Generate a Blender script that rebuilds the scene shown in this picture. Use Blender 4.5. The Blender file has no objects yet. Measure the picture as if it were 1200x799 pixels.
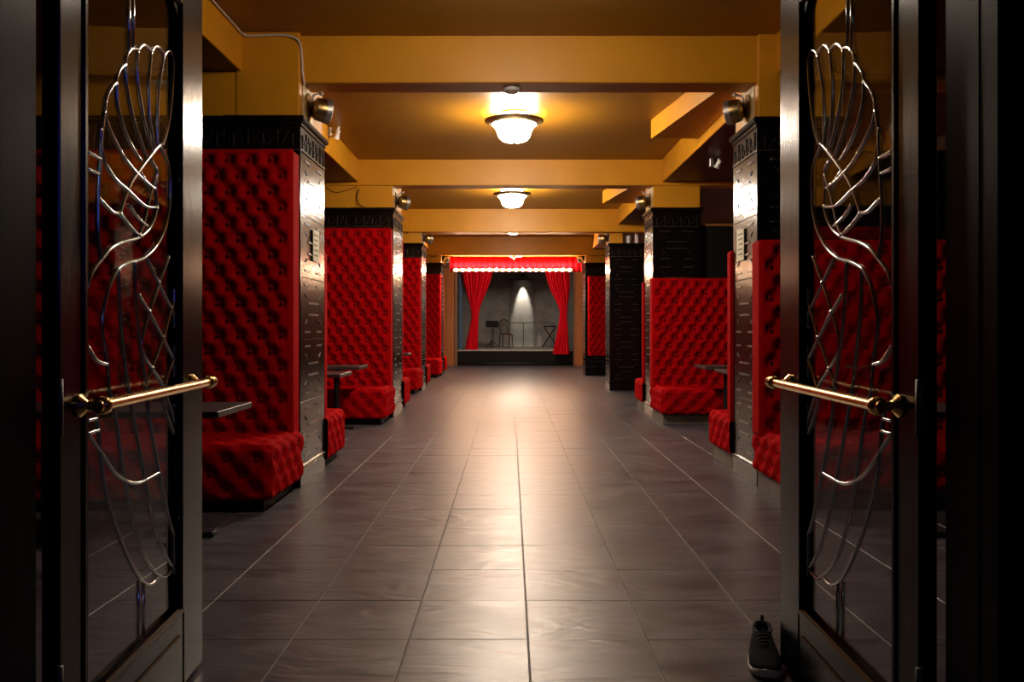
import bpy, math, random
import numpy as np
from mathutils import Vector, Matrix

random.seed(7)
C = bpy.context.scene.collection
SC = bpy.context.scene
R = math.radians

# ------------------------------------------------------------------ camera
F, CX, CY, HC = 970.0, 598.0, 383.0, 1.2          # focal length (px), vanishing point, eye height
cam_d = bpy.data.cameras.new('camera'); cam = bpy.data.objects.new('camera', cam_d); C.objects.link(cam)
cam.location = (0, 0, HC); cam.rotation_euler = (R(90), 0, 0)
cam_d.sensor_width = 36; cam_d.lens = F / 1200 * 36
cam_d.shift_x = (600 - CX) / 1200; cam_d.shift_y = -(399.5 - CY) / 1200
cam_d.clip_start = 0.05; cam_d.clip_end = 100
SC.camera = cam
# ------------------------------------------------------------------ world and exposure
w = bpy.data.worlds.new('world'); SC.world = w; w.use_nodes = True
w.node_tree.nodes['Background'].inputs[0].default_value = (0.5, 0.6, 1.0, 1)
w.node_tree.nodes['Background'].inputs[1].default_value = 0.004
SC.view_settings.view_transform = 'Standard'; SC.view_settings.look = 'None'
SC.view_settings.gamma = 1.0; SC.view_settings.use_curve_mapping = False
SC.view_settings.exposure = 0.2
LAMP = 170.0          # ceiling bowls, emission strength
WARM = (1.0, 0.85, 0.68)
SC.cycles.max_bounces = 8; SC.cycles.transparent_max_bounces = 12
SC.cycles.caustics_reflective = False; SC.cycles.caustics_refractive = False
SC.cycles.sample_clamp_indirect = 4.0

# ------------------------------------------------------------------ materials
MATS = {}
def mat(name, col=(0.5, 0.5, 0.5), rough=0.5, metal=0.0, noise=None, bump=None, spec=0.5, sheen=0.0,
        emit=None, es=0.0, coat=0.0, rnoise=None):
    """noise=(scale, amount, (sx,sy,sz)); bump=(scale, strength, distance, (sx,sy,sz))"""
    if name in MATS: return MATS[name]
    m = bpy.data.materials.new(name); m.use_nodes = True; MATS[name] = m
    nt = m.node_tree; b = nt.nodes['Principled BSDF']
    b.inputs['Base Color'].default_value = (*col, 1)
    b.inputs['Roughness'].default_value = rough
    b.inputs['Metallic'].default_value = metal
    b.inputs['Specular IOR Level'].default_value = spec
    if sheen:
        b.inputs['Sheen Weight'].default_value = sheen; b.inputs['Sheen Roughness'].default_value = 0.4
        b.inputs['Sheen Tint'].default_value = (1.0, 0.012, 0.014, 1)
    if coat: b.inputs['Coat Weight'].default_value = coat; b.inputs['Coat Roughness'].default_value = 0.08
    if emit: b.inputs['Emission Color'].default_value = (*emit, 1); b.inputs['Emission Strength'].default_value = es
    tc = nt.nodes.new('ShaderNodeTexCoord')
    def nz(scale, st, detail=5.0, dist=0.0):
        mp = nt.nodes.new('ShaderNodeMapping'); mp.inputs['Scale'].default_value = st
        nt.links.new(tc.outputs['Object'], mp.inputs['Vector'])
        n = nt.nodes.new('ShaderNodeTexNoise'); n.inputs['Scale'].default_value = scale
        n.inputs['Detail'].default_value = detail; n.inputs['Distortion'].default_value = dist
        nt.links.new(mp.outputs[0], n.inputs['Vector']); return n
    if noise:
        n = nz(noise[0], noise[2] if len(noise) > 2 else (1, 1, 1))
        rp = nt.nodes.new('ShaderNodeValToRGB'); a = noise[1]
        rp.color_ramp.elements[0].position = 0.3; rp.color_ramp.elements[1].position = 0.72
        rp.color_ramp.elements[0].color = (*[c * (1 - a) for c in col], 1)
        rp.color_ramp.elements[1].color = (*[min(1, c * (1 + a)) for c in col], 1)
        nt.links.new(n.outputs['Fac'], rp.inputs[0]); nt.links.new(rp.outputs[0], b.inputs['Base Color'])
    if rnoise:
        n = nz(rnoise[0], (1, 1, 1)); mr = nt.nodes.new('ShaderNodeMapRange')
        mr.inputs['To Min'].default_value = rough - rnoise[1]; mr.inputs['To Max'].default_value = rough + rnoise[1]
        nt.links.new(n.outputs['Fac'], mr.inputs['Value']); nt.links.new(mr.outputs[0], b.inputs['Roughness'])
    if bump:
        n = nz(bump[0], bump[3] if len(bump) > 3 else (1, 1, 1), 4.0, bump[4] if len(bump) > 4 else 0.0)
        bp = nt.nodes.new('ShaderNodeBump'); bp.inputs['Strength'].default_value = bump[1]
        bp.inputs['Distance'].default_value = bump[2]
        nt.links.new(n.outputs['Fac'], bp.inputs['Height']); nt.links.new(bp.outputs[0], b.inputs['Normal'])
    return m

def mat_slate():
    m = bpy.data.materials.new('slate_tile'); m.use_nodes = True; nt = m.node_tree; b = nt.nodes['Principled BSDF']
    g = nt.nodes.new('ShaderNodeNewGeometry'); oi = nt.nodes.new('ShaderNodeObjectInfo')
    off = nt.nodes.new('ShaderNodeVectorMath'); off.operation = 'MULTIPLY_ADD'
    off.inputs[1].default_value = (1, 1, 1)
    cmb = nt.nodes.new('ShaderNodeCombineXYZ')
    mu = nt.nodes.new('ShaderNodeMath'); mu.operation = 'MULTIPLY'; mu.inputs[1].default_value = 37.0
    nt.links.new(oi.outputs['Random'], mu.inputs[0]); nt.links.new(mu.outputs[0], cmb.inputs[2])
    nt.links.new(mu.outputs[0], cmb.inputs[0])
    nt.links.new(g.outputs['Position'], off.inputs[0]); nt.links.new(cmb.outputs[0], off.inputs[2])
    def N(scale, sx, sy, det, dist):
        mp = nt.nodes.new('ShaderNodeMapping'); mp.inputs['Scale'].default_value = (sx, sy, 1)
        mp.inputs['Rotation'].default_value = (0, 0, 0.5)
        nt.links.new(off.outputs[0], mp.inputs[0])
        n = nt.nodes.new('ShaderNodeTexNoise'); n.inputs['Scale'].default_value = scale
        n.inputs['Detail'].default_value = det; n.inputs['Distortion'].default_value = dist
        nt.links.new(mp.outputs[0], n.inputs['Vector']); return n
    n1 = N(3.0, 1, 1.6, 6, 0.8)
    rp = nt.nodes.new('ShaderNodeValToRGB')
    rp.color_ramp.elements[0].position = 0.3; rp.color_ramp.elements[0].color = (0.042, 0.038, 0.045, 1)
    rp.color_ramp.elements[1].position = 0.75; rp.color_ramp.elements[1].color = (0.100, 0.091, 0.103, 1)
    nt.links.new(n1.outputs['Fac'], rp.inputs[0]); nt.links.new(rp.outputs[0], b.inputs['Base Color'])
    n2 = N(2.2, 1, 2.6, 2, 2.2)
    n3 = N(60, 1, 1, 3, 0)
    ad = nt.nodes.new('ShaderNodeMath'); ad.operation = 'MULTIPLY_ADD'; ad.inputs[1].default_value = 0.03
    nt.links.new(n3.outputs['Fac'], ad.inputs[0]); nt.links.new(n2.outputs['Fac'], ad.inputs[2])
    bp = nt.nodes.new('ShaderNodeBump'); bp.inputs['Strength'].default_value = 0.55; bp.inputs['Distance'].default_value = 0.012
    nt.links.new(ad.outputs[0], bp.inputs['Height']); nt.links.new(bp.outputs[0], b.inputs['Normal'])
    mr = nt.nodes.new('ShaderNodeMapRange'); mr.inputs['To Min'].default_value = 0.29; mr.inputs['To Max'].default_value = 0.46
    nt.links.new(n1.outputs['Fac'], mr.inputs['Value']); nt.links.new(mr.outputs[0], b.inputs['Roughness'])
    b.inputs['Specular IOR Level'].default_value = 0.75
    return m

def mat_glass():
    m = bpy.data.materials.new('door_glass'); m.use_nodes = True; nt = m.node_tree
    out = nt.nodes['Material Output']; nt.nodes.remove(nt.nodes['Principled BSDF'])
    t = nt.nodes.new('ShaderNodeBsdfTransparent'); t.inputs[0].default_value = (0.90, 0.91, 0.92, 1)
    g = nt.nodes.new('ShaderNodeBsdfGlossy'); g.inputs['Roughness'].default_value = 0.02
    lw = nt.nodes.new('ShaderNodeLayerWeight'); lw.inputs['Blend'].default_value = 0.5; pw = nt.nodes.new('ShaderNodeMath'); pw.operation = 'POWER'; pw.inputs[1].default_value = 5.0
    nt.links.new(lw.outputs['Facing'], pw.inputs[0]); fr = nt.nodes.new('ShaderNodeMath'); fr.operation = 'MULTIPLY_ADD'
    fr.inputs[1].default_value = 0.55; fr.inputs[2].default_value = 0.03; nt.links.new(pw.outputs[0], fr.inputs[0])
    mx = nt.nodes.new('ShaderNodeMixShader')
    nt.links.new(fr.outputs[0], mx.inputs[0]); nt.links.new(t.outputs[0], mx.inputs[1]); nt.links.new(g.outputs[0], mx.inputs[2])
    nt.links.new(mx.outputs[0], out.inputs[0]); return m

def mat_wood():
    m = bpy.data.materials.new('oiled_wood'); m.use_nodes = True; nt = m.node_tree; b = nt.nodes['Principled BSDF']
    tc = nt.nodes.new('ShaderNodeTexCoord'); mp = nt.nodes.new('ShaderNodeMapping'); mp.inputs['Scale'].default_value = (14, 14, 1.0)
    n = nt.nodes.new('ShaderNodeTexNoise'); n.inputs['Scale'].default_value = 2.0; n.inputs['Detail'].default_value = 8
    rp = nt.nodes.new('ShaderNodeValToRGB')
    rp.color_ramp.elements[0].color = (0.22, 0.060, 0.014, 1); rp.color_ramp.elements[1].color = (0.50, 0.17, 0.04, 1)
    nt.links.new(tc.outputs['Object'], mp.inputs[0]); nt.links.new(mp.outputs[0], n.inputs['Vector'])
    nt.links.new(n.outputs['Fac'], rp.inputs[0]); nt.links.new(rp.outputs[0], b.inputs['Base Color'])
    b.inputs['Roughness'].default_value = 0.45; return m

SLATE = mat_slate(); GLASS = mat_glass(); WOOD = mat_wood()
GROUT = mat('grout', (0.30, 0.28, 0.27), 0.85, noise=(8, 0.25))
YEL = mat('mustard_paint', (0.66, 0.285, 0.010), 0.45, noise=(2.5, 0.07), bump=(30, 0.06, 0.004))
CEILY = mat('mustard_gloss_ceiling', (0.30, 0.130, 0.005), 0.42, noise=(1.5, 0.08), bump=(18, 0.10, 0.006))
CREAM = mat('cream_paint', (0.62, 0.46, 0.24), 0.5)
DRED = mat('oxblood_paint', (0.070, 0.010, 0.008), 0.5, noise=(3, 0.15))
BLK = mat('black_glazed_tile', (0.0045, 0.0035, 0.0035), 0.20, bump=(22, 0.20, 0.006), spec=0.27)
BLKP = mat('black_gloss_paint', (0.004, 0.0037, 0.004), 0.19, bump=(26, 0.12, 0.004, (1, 1, 0.25)), spec=0.22)
JAMB = mat('black_jamb_paint', (0.004, 0.0037, 0.004), 0.35, spec=0.04)
BLKM = mat('black_matt', (0.006, 0.0055, 0.0055), 0.6, noise=(6, 0.3), spec=0.15)
VEL = mat('red_velvet', (0.36, 0.0012, 0.003), 0.8, noise=(14, 0.14), bump=(260, 0.15, 0.001), spec=0.03, sheen=0.16)
VELB = mat('red_velvet_button', (0.16, 0.002, 0.003), 0.8, spec=0.2)
PLIN = mat('grey_plinth', (0.12, 0.10, 0.085), 0.5, noise=(9, 0.3))
BRASS = mat('polished_brass', (0.78, 0.47, 0.17), 0.22, 1.0, rnoise=(15, 0.08))
ABRASS = mat('aged_brass', (0.38, 0.25, 0.10), 0.32, 1.0, noise=(20, 0.3))
LEAD = mat('bevelled_lead', (0.62, 0.62, 0.63), 0.18, 1.0, bump=(60, 0.15, 0.002))
STEEL = mat('grey_metal', (0.45, 0.42, 0.40), 0.4, 0.8)
IRON = mat('dark_iron', (0.03, 0.03, 0.032), 0.45, 0.6)
TABLE = mat('dark_laminate', (0.045, 0.036, 0.036), 0.35, noise=(25, 0.3, (1, 6, 1)))
WHITE = mat('white_plastic', (0.85, 0.83, 0.80), 0.4)
CABLE = mat('white_cable', (0.62, 0.55, 0.45), 0.5)
DCABLE = mat('brown_cable', (0.16, 0.07, 0.02), 0.6)
PAPER = mat('cream_notice', (0.62, 0.58, 0.40), 0.6)
INK = mat('notice_ink', (0.16, 0.15, 0.11), 0.7)
GLOW = mat('lit_glass_bowl', (0.9, 0.85, 0.75), 0.3, emit=WARM, es=LAMP)
GLOW0 = mat('dim_glass_bowl', (0.9, 0.85, 0.75), 0.3, emit=WARM, es=LAMP*0.30)
GLOWU = mat('leaking_glass_collar', (0.9, 0.85, 0.75), 0.3, emit=WARM, es=LAMP*0.55)
GLOW23 = mat('stage_side_glass_bowl', (0.9, 0.85, 0.75), 0.3, emit=WARM, es=LAMP*0.95)
GLOW3 = mat('bright_glass_bowl', (0.9, 0.85, 0.75), 0.3, emit=WARM, es=LAMP*1.6)
BULB = mat('lit_bulb', (0.9, 0.8, 0.6), 0.3, emit=(1.0, 0.60, 0.34), es=420)
CURT = mat('red_curtain', (0.66, 0.006, 0.018), 0.75, noise=(8, 0.1), spec=0.08, sheen=0.2)
STG = mat('stage_grey_paint', (0.42, 0.41, 0.40), 0.6, noise=(4, 0.2))
STGL = mat('stage_pale_panel', (0.22, 0.213, 0.20), 0.6, noise=(5, 0.12))
STGF = mat('stage_boards', (0.40, 0.38, 0.365), 0.5, noise=(6, 0.15))
BLUE = mat('blue_glow_paint', (0.05, 0.09, 0.17), 0.7)  # blue glow put into the base colour
SHOEK = mat('black_knit', (0.007, 0.007, 0.008), 0.9, spec=0.2, bump=(300, 0.5, 0.002))
SHOEL = mat('black_lining', (0.008, 0.008, 0.009), 0.9)
SOLE = mat('off_white_rubber', (0.72, 0.64, 0.58), 0.55)

# ------------------------------------------------------------------ mesh helpers
class MB:
    def __init__(s): s.v = []; s.f = []
    def add(s, v, f):
        o = len(s.v); s.v += [tuple(p) for p in v]; s.f += [tuple(i + o for i in q) for q in f]; return s
    def box(s, x0, x1, y0, y1, z0, z1):
        return s.add([(x0,y0,z0),(x1,y0,z0),(x1,y1,z0),(x0,y1,z0),(x0,y0,z1),(x1,y0,z1),(x1,y1,z1),(x0,y1,z1)],
                     [(0,3,2,1),(4,5,6,7),(0,1,5,4),(1,2,6,5),(2,3,7,6),(3,0,4,7)])
    def bbox(s, x0, x1, y0, y1, z0, z1, b=0.006):
        """box with all edges chamfered"""
        xs, ys, zs = (x0, x1), (y0, y1), (z0, z1); v = []; idx = {}
        for i in (0,1):
            for j in (0,1):
                for k in (0,1):
                    sx, sy, sz = (1-2*i), (1-2*j), (1-2*k)
                    for a in range(3):
                        p = [xs[i]+sx*b, ys[j]+sy*b, zs[k]+sz*b]
                        p[a] = (xs[i], ys[j], zs[k])[a]
                        idx[(i,j,k,a)] = len(v); v.append(tuple(p))
        f = []
        for i in (0,1): q = [(i,0,0,0),(i,1,0,0),(i,1,1,0),(i,0,1,0)]; f.append([idx[t] for t in (q if i else q[::-1])])
        for j in (0,1): q = [(0,j,0,1),(0,j,1,1),(1,j,1,1),(1,j,0,1)]; f.append([idx[t] for t in (q if j else q[::-1])])
        for k in (0,1): q = [(0,0,k,2),(1,0,k,2),(1,1,k,2),(0,1,k,2)]; f.append([idx[t] for t in (q if k else q[::-1])])
        for j in (0,1):
            for k in (0,1):
                q = [(0,j,k,1),(1,j,k,1),(1,j,k,2),(0,j,k,2)]; f.append([idx[t] for t in (q if j != k else q[::-1])])
        for i in (0,1):
            for k in (0,1):
                q = [(i,0,k,0),(i,1,k,0),(i,1,k,2),(i,0,k,2)]; f.append([idx[t] for t in (q if i == k else q[::-1])])
        for i in (0,1):
            for j in (0,1):
                q = [(i,j,0,0),(i,j,1,0),(i,j,1,1),(i,j,0,1)]; f.append([idx[t] for t in (q if i != j else q[::-1])])
        for i in (0,1):
            for j in (0,1):
                for k in (0,1):
                    q = [(i,j,k,0),(i,j,k,1),(i,j,k,2)]; f.append([idx[t] for t in (q if (i+j+k) % 2 else q[::-1])])
        return s.add(v, f)
    def lathe(s, prof, n=32, c=(0,0,0), ax='z', closed=False):
        """prof: (radius, height) list"""
        v = []; f = []
        for (r, h) in prof:
            for i in range(n):
                a = 2*math.pi*i/n; p = (r*math.cos(a), r*math.sin(a), h)
                if ax == 'x': p = (h, p[0], p[1])
                elif ax == 'y': p = (p[1], h, p[0])
                v.append((p[0]+c[0], p[1]+c[1], p[2]+c[2]))
        m = len(prof)
        for j in range(m if closed else m-1):
            for i in range(n):
                a, b2 = j*n+i, j*n+(i+1) % n; c2, d = ((j+1) % m)*n+(i+1) % n, ((j+1) % m)*n+i
                f.append((a, b2, c2, d))
        if not closed:
            if prof[0][0] > 1e-6: f.append(tuple(range(n))[::-1])
            if prof[-1][0] > 1e-6: f.append(tuple(range((m-1)*n, m*n)))
        return s.add(v, f)
    def tube(s, pts, r, n=8, flat=1.0, up=None, cap=True):
        pts = [Vector(p) for p in pts]; m = len(pts); v = []; f = []
        u0 = Vector(up) if up else None; prev = None
        for i, p in enumerate(pts):
            t = (pts[min(i+1, m-1)] - pts[max(i-1, 0)])
            t = t.normalized() if t.length > 1e-9 else Vector((0, 0, 1))
            if u0: a = u0.cross(t).normalized(); b = u0
            else:
                ref = prev if prev else (Vector((0, 0, 1)) if abs(t.z) < 0.9 else Vector((1, 0, 0)))
                b = (ref - t*ref.dot(t)).normalized(); a = t.cross(b); prev = b
            rr = r[i] if isinstance(r, (list, tuple)) else r
            for k in range(n):
                an = 2*math.pi*k/n; v.append(p + a*(rr*math.cos(an)) + b*(rr*flat*math.sin(an)))
        for i in range(m-1):
            for k in range(n):
                f.append((i*n+k, i*n+(k+1) % n, (i+1)*n+(k+1) % n, (i+1)*n+k))
        if cap: f.append(tuple(range(n))[::-1]); f.append(tuple(range((m-1)*n, m*n)))
        return s.add(v, f)
    def sphere(s, c, r, n=12, m=8, sq=(1,1,1)):
        v = []; f = []
        for j in range(1, m):
            th = math.pi*j/m
            for i in range(n):
                a = 2*math.pi*i/n
                v.append((c[0]+r*sq[0]*math.sin(th)*math.cos(a), c[1]+r*sq[1]*math.sin(th)*math.sin(a), c[2]+r*sq[2]*math.cos(th)))
        t = len(v); v += [(c[0], c[1], c[2]+r*sq[2]), (c[0], c[1], c[2]-r*sq[2])]
        for j in range(m-2):
            for i in range(n):
                f.append((j*n+i, (j+1)*n+i, (j+1)*n+(i+1) % n, j*n+(i+1) % n))
        for i in range(n):
            f.append((t, i, (i+1) % n)); f.append((t+1, (m-2)*n+(i+1) % n, (m-2)*n+i))
        return s.add(v, f)
    def mesh(s, name, material, smooth=False):
        me = bpy.data.meshes.new(name); me.from_pydata(s.v, [], s.f); me.materials.append(material)
        if smooth: me.polygons.foreach_set('use_smooth', [True]*len(me.polygons))
        me.update(); return me
    def build(s, name, material, parent=None, smooth=False, loc=None, rot=None):
        return link(name, s.mesh(name, material, smooth), parent, loc, rot)

def link(name, me, parent=None, loc=None, rot=None):
    o = bpy.data.objects.new(name, me); C.objects.link(o); o.parent = parent
    if loc: o.location = loc
    if rot: o.rotation_euler = rot
    return o
def tag(o, label, cat, group=None):
    o['label'] = label; o['category'] = cat
    if group: o['group'] = group
    return o
def thing(name, label, cat, loc=(0,0,0), rz=0.0, group=None):
    o = bpy.data.objects.new(name, None); C.objects.link(o); o.location = loc; o.rotation_euler = (0, 0, rz)
    o.empty_display_size = 0.1
    return tag(o, label, cat, group)
def struct(o): o['kind'] = 'structure'; return o
def copy_tree(o, parent=None):
    c = o.copy(); C.objects.link(c); c.parent = parent
    for ch in o.children: copy_tree(ch, c)
    return c
def autosmooth(o, ang=35):
    me = o.data
    me.polygons.foreach_set('use_smooth', [True]*len(me.polygons))
    me.set_sharp_from_angle(angle=R(ang)); return o
def catmull(pts, k=6):
    P = [pts[0]] + list(pts) + [pts[-1]]; out = []
    for i in range(1, len(P)-2):
        p0, p1, p2, p3 = (np.array(q, float) for q in P[i-1:i+3])
        for j in range(k):
            t = j/k
            out.append(tuple(0.5*((2*p1)+(-p0+p2)*t+(2*p0-5*p1+4*p2-p3)*t*t+(-p0+3*p1-3*p2+p3)*t**3)))
    out.append(tuple(pts[-1])); return out

# ------------------------------------------------------------------ dimensions
HCEIL, HSOF, XL, XR = 3.404, 3.108, -2.02, 2.02      # main ceiling, side soffits, soffit edges
WL, WR, YEND, YENT = -4.3, 4.3, 25.6, 1.83
TW = 0.455; TX0 = 0.068; TY0 = 3.18

# ------------------------------------------------------------------ floor
fl = struct(MB().box(WL-0.2, WR+0.2, -3.2, YEND+0.3, -0.12, -0.004).build('floor', GROUT))
jl, jc = 0.0032, 0.0016                          # half joints: along the aisle wider, across thin
tm = MB().bbox(-TW/2+jl, TW/2-jl, -TW/2+jc, TW/2-jc, -0.012, 0.0, 0.0012).mesh('tile', SLATE)
cells = []
i0 = math.floor((WL-TX0)/TW); i1 = math.ceil((WR-TX0)/TW)
j0 = math.floor((-3.2-TY0)/TW); j1 = math.ceil((YEND-TY0)/TW)
for j in range(j0, j1):
    for i in range(i0, i1):
        x, y = TX0+(i+0.5)*TW, TY0+(j+0.5)*TW
        if x-TW/2 < WL-0.2 or x+TW/2 > WR+0.2: continue
        cells.append((x, y))
def seen(x, y): return 2.0 < y < 9.2 and abs(x*F/y) < 640
near = sorted([c for c in cells if seen(*c)], key=lambda c: c[1])[:296]
ns = set(near); rest = MB()
for (x, y) in cells:
    dz = random.uniform(-0.0006, 0.0006)
    if (x, y) in ns:
        link('tile', tm, fl, (x, y, dz), (random.uniform(-1, 1)*0.0016, random.uniform(-1, 1)*0.0016, 0))
    else:
        a, b = random.uniform(-1, 1)*0.0004, random.uniform(-1, 1)*0.0004
        x0, x1, y0, y1 = x-TW/2+jl, x+TW/2-jl, y-TW/2+jc, y+TW/2-jc
        rest.add([(x0,y0,-a-b),(x1,y0,a-b),(x1,y1,a+b),(x0,y1,-a+b),(x0,y0,-.01),(x1,y0,-.01),(x1,y1,-.01),(x0,y1,-.01)],
                 [(0,1,2,3),(0,4,5,1),(1,5,6,2),(2,6,7,3),(3,7,4,0)])
o = rest.build('tile_field', SLATE, fl); o['kind'] = 'stuff'

# ------------------------------------------------------------------ ceiling, beams, soffits, walls
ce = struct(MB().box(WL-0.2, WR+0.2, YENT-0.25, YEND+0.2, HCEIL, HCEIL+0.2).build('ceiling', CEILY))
BEAMS = [(6.27, 3.049), (10.91, 3.065), (15.47, 2.975), (20.25, 2.95)]
for (y, zb) in BEAMS:
    MB().bbox(WL, WR, y, y+0.27, zb, HCEIL+0.01, 0.008).build('ceiling_beam', YEL, ce)
SIDE = mat('soffit_oxblood', (0.085, 0.014, 0.010), 0.5, noise=(3, 0.1))
for sgn, xe in ((-1, XL), (1, XR)):
    a, b = (WL, xe) if sgn < 0 else (xe, WR)
    MB().box(a, b, YENT, YEND, HSOF+0.004, HCEIL+0.01).build('side_soffit', SIDE, ce)
    x0, x1 = (xe-0.002, xe+0.016) if sgn < 0 else (xe-0.016, xe+0.002)
    MB().bbox(x0, x1, YENT, YEND, HSOF, HCEIL+0.005, 0.003).build('fascia_board', YEL, ce)
# boxed duct set slightly askew beside the right fascia, in the two middle bays
for (yn, yf) in ((6.56, 8.82), (11.2, 13.45)):
    k = yf - yn
    v = [(1.50+0.145*k, yn, 3.205), (2.0, yn, 3.205), (2.0, yf, 3.205), (1.50, yf, 3.205)]
    v += [(p[0], p[1], HCEIL+0.01) for p in v]
    duct = MB().add(v, [(0,3,2,1),(4,5,6,7),(0,1,5,4),(1,2,6,5),(2,3,7,6),(3,0,4,7)]).build('boxed_duct', YEL, ce)
struct(MB().box(WL-0.2, WL, YENT-0.25, YEND+0.2, 0, HCEIL).build('wall_left', DRED))
struct(MB().box(WR, WR+0.2, YENT-0.25, YEND+0.2, 0, HCEIL).build('wall_right', DRED))

# wall with the stage opening
wb = struct(MB().box(WL, -1.64, YEND, YEND+0.18, 0, HCEIL).box(1.95, WR, YEND, YEND+0.18, 0, HCEIL)
            .box(-1.64, 1.95, YEND, YEND+0.18, 2.95, HCEIL).build('wall_back', mat('brown_wall', (0.10, 0.045, 0.02), 0.6)))
for (x0, x1) in ((-2.35, -1.98), (-1.975, -1.72), (1.99, 2.26), (2.265, 2.62)):
    MB().bbox(x0, x1, YEND-0.03, YEND, 0, 3.0, 0.004).build('wood_panel', WOOD, wb)
for (x0, x1) in ((-1.715, -1.64), (1.95, 1.985)):
    MB().bbox(x0, x1, YEND-0.06, YEND+0.01, 0, 3.0, 0.005).build('opening_trim', mat('pale_trim', (0.20, 0.11, 0.06), 0.5), wb)

# entrance wall with the door opening, and the vestibule the camera stands in
JL, JR = -1.035, 0.950
we = struct(MB().box(-4.5, JL-0.16, YENT-0.26, YENT-0.03, 0, 3.3).box(JR+0.16, 4.5, YENT-0.26, YENT-0.03, 0, 3.3)
            .box(JL-0.16, JR+0.16, YENT-0.26, YENT-0.03, 2.72, 3.404).build('wall_entrance', BLKP))
t1 = struct(bpy.data.objects.new('trim_1', None)); C.objects.link(t1)
for (xa, s) in ((JL, -1), (JR, 1)):
    a, b = sorted((xa, xa+s*0.10)); MB().bbox(a, b, YENT-0.22, YENT-0.02, 0, 2.72, 0.004).build('door_jamb', JAMB, t1)
    a, b = sorted((xa+s*0.03, xa+s*0.17)); MB().bbox(a, b, YENT-0.30, YENT-0.22, 0, 2.80, 0.01).build('casing', JAMB, t1)
    a, b = sorted((xa+s*0.06, xa+s*0.10)); MB().bbox(a, b, YENT-0.325, YENT-0.30, 0, 2.80, 0.009).build('casing_bead', JAMB, t1)
    a, b = sorted((xa-s*0.002, xa+s*0.016)); MB().bbox(a, b, YENT-0.16, YENT-0.11, 0, 2.7, 0.006).build('stop_bead', JAMB, t1)
MB().bbox(JL, JR, YENT-0.22, YENT-0.02, 2.62, 2.72, 0.004).build('door_head', JAMB, t1)
VDK = mat('vestibule_paint', (0.05, 0.045, 0.05), 0.5)
struct(MB().box(-2.6, -2.4, -3.0, YENT-0.26, 0, 3.0).build('wall_vestibule_left', VDK))
struct(MB().box(2.4, 2.6, -3.0, YENT-0.26, 0, 3.0).build('wall_vestibule_right', VDK))
struct(MB().box(-2.6, 2.6, -3.2, -3.0, 0, 3.0).build('wall_vestibule_back', VDK))
struct(MB().box(-2.6, 2.6, -3.2, YENT-0.26, 3.0, 3.15).build('ceiling_vestibule', VDK))

# ------------------------------------------------------------------ lamps
def bowl_light(x, y, label, small=False, glow=None):
    glow = glow or GLOW
    t = thing('ceiling_light', label, 'ceiling light', (x, y, HCEIL), 0)
    if small:
        MB().lathe([(0.0, 0.0), (0.09, 0.0), (0.09, -0.03), (0.0, -0.03)], 24).build('canopy', ABRASS, t, True)
        MB().tube([(0, 0, -0.03), (0, 0, -0.13)], 0.012).build('stem', ABRASS, t)
        MB().lathe([(0.0, -0.125), (0.15, -0.13), (0.155, -0.14), (0.14, -0.155), (0.0, -0.15)], 28).build('rim', ABRASS, t, True)
        MB().lathe([(0.13, -0.150), (0.12, -0.18), (0.07, -0.205), (0.0, -0.21)], 24).build('glass_bowl', glow, t, True)
        return t
    autosmooth(MB().lathe([(0.0, 0.0), (0.15, 0.0), (0.15, -0.025), (0.0, -0.025)], 32).build('canopy', ABRASS, t))
    MB().lathe([(0.175, -0.026), (0.18, -0.075)], 32).build('upper_diffuser', GLOWU if glow is GLOW else glow, t, True)
    autosmooth(MB().lathe([(0.303, -0.078), (0.304, -0.088), (0.285, -0.104), (0.278, -0.100), (0.262, -0.112), (0.255, -0.108),
                           (0.232, -0.122), (0.226, -0.114), (0.226, -0.082)], 48, closed=True).build('rim', ABRASS, t))
    MB().lathe([(0.224, -0.100), (0.222, -0.128), (0.200, -0.150), (0.180, -0.175), (0.171, -0.215), (0.158, -0.250),
                (0.125, -0.282), (0.07, -0.298), (0.0, -0.302)], 40).build('glass_bowl', glow, t, True)
    MB().lathe([(0.0, -0.298), (0.02, -0.300), (0.016, -0.315), (0.008, -0.322), (0.0, -0.330)], 16).build('finial', ABRASS, t, True)
    return t
bowl_light(0.03, 4.60, 'lit glass bowl light on the ceiling between the glass doors and the nearest beam', glow=GLOW0)
bowl_light(0.04, 8.53, 'large lit glass bowl with brass rim on the ceiling behind the nearest beam')
bowl_light(0.03, 13.20, 'lit glass bowl light on the ceiling between the second and third beams')
bowl_light(0.15, 23.0, 'lit glass bowl light on the ceiling between the red valance and the stage', glow=GLOW23)
bowl_light(0.06, 17.85, 'small shallow lit glass ceiling light hung between the last two beams', True, GLOW3)

t = thing('vestibule_light', 'round white ceiling lamp in the dark vestibule before the doors', 'ceiling light', (0.5, -0.9, 3.0))
MB().lathe([(0.0, 0.0), (0.17, 0.0), (0.17, -0.03), (0.0, -0.03)], 28).build('canopy', STEEL, t, True)
MB().lathe([(0.155, -0.03), (0.15, -0.07), (0.10, -0.10), (0.0, -0.11)], 28).build('diffuser', mat('cool_lamp', (0.8, 0.8, 0.8), 0.4, emit=(0.75, 0.85, 1.0), es=9.0), t, True)
t = thing('neon_tube', 'blue neon tube on the vestibule wall', 'neon light', (2.38, 0.3, 1.5))
MB().tube([(0, 0, 0), (0, 0, 1.2)], 0.012).build('tube', mat('blue_neon', (0.1, 0.1, 0.8), 0.3, emit=(0.06, 0.10, 1.0), es=40), t)
for z in (0.0, 1.2): MB().box(0.0, 0.02, -0.03, 0.03, z-0.02, z+0.02).build('bracket', IRON, t)

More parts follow.
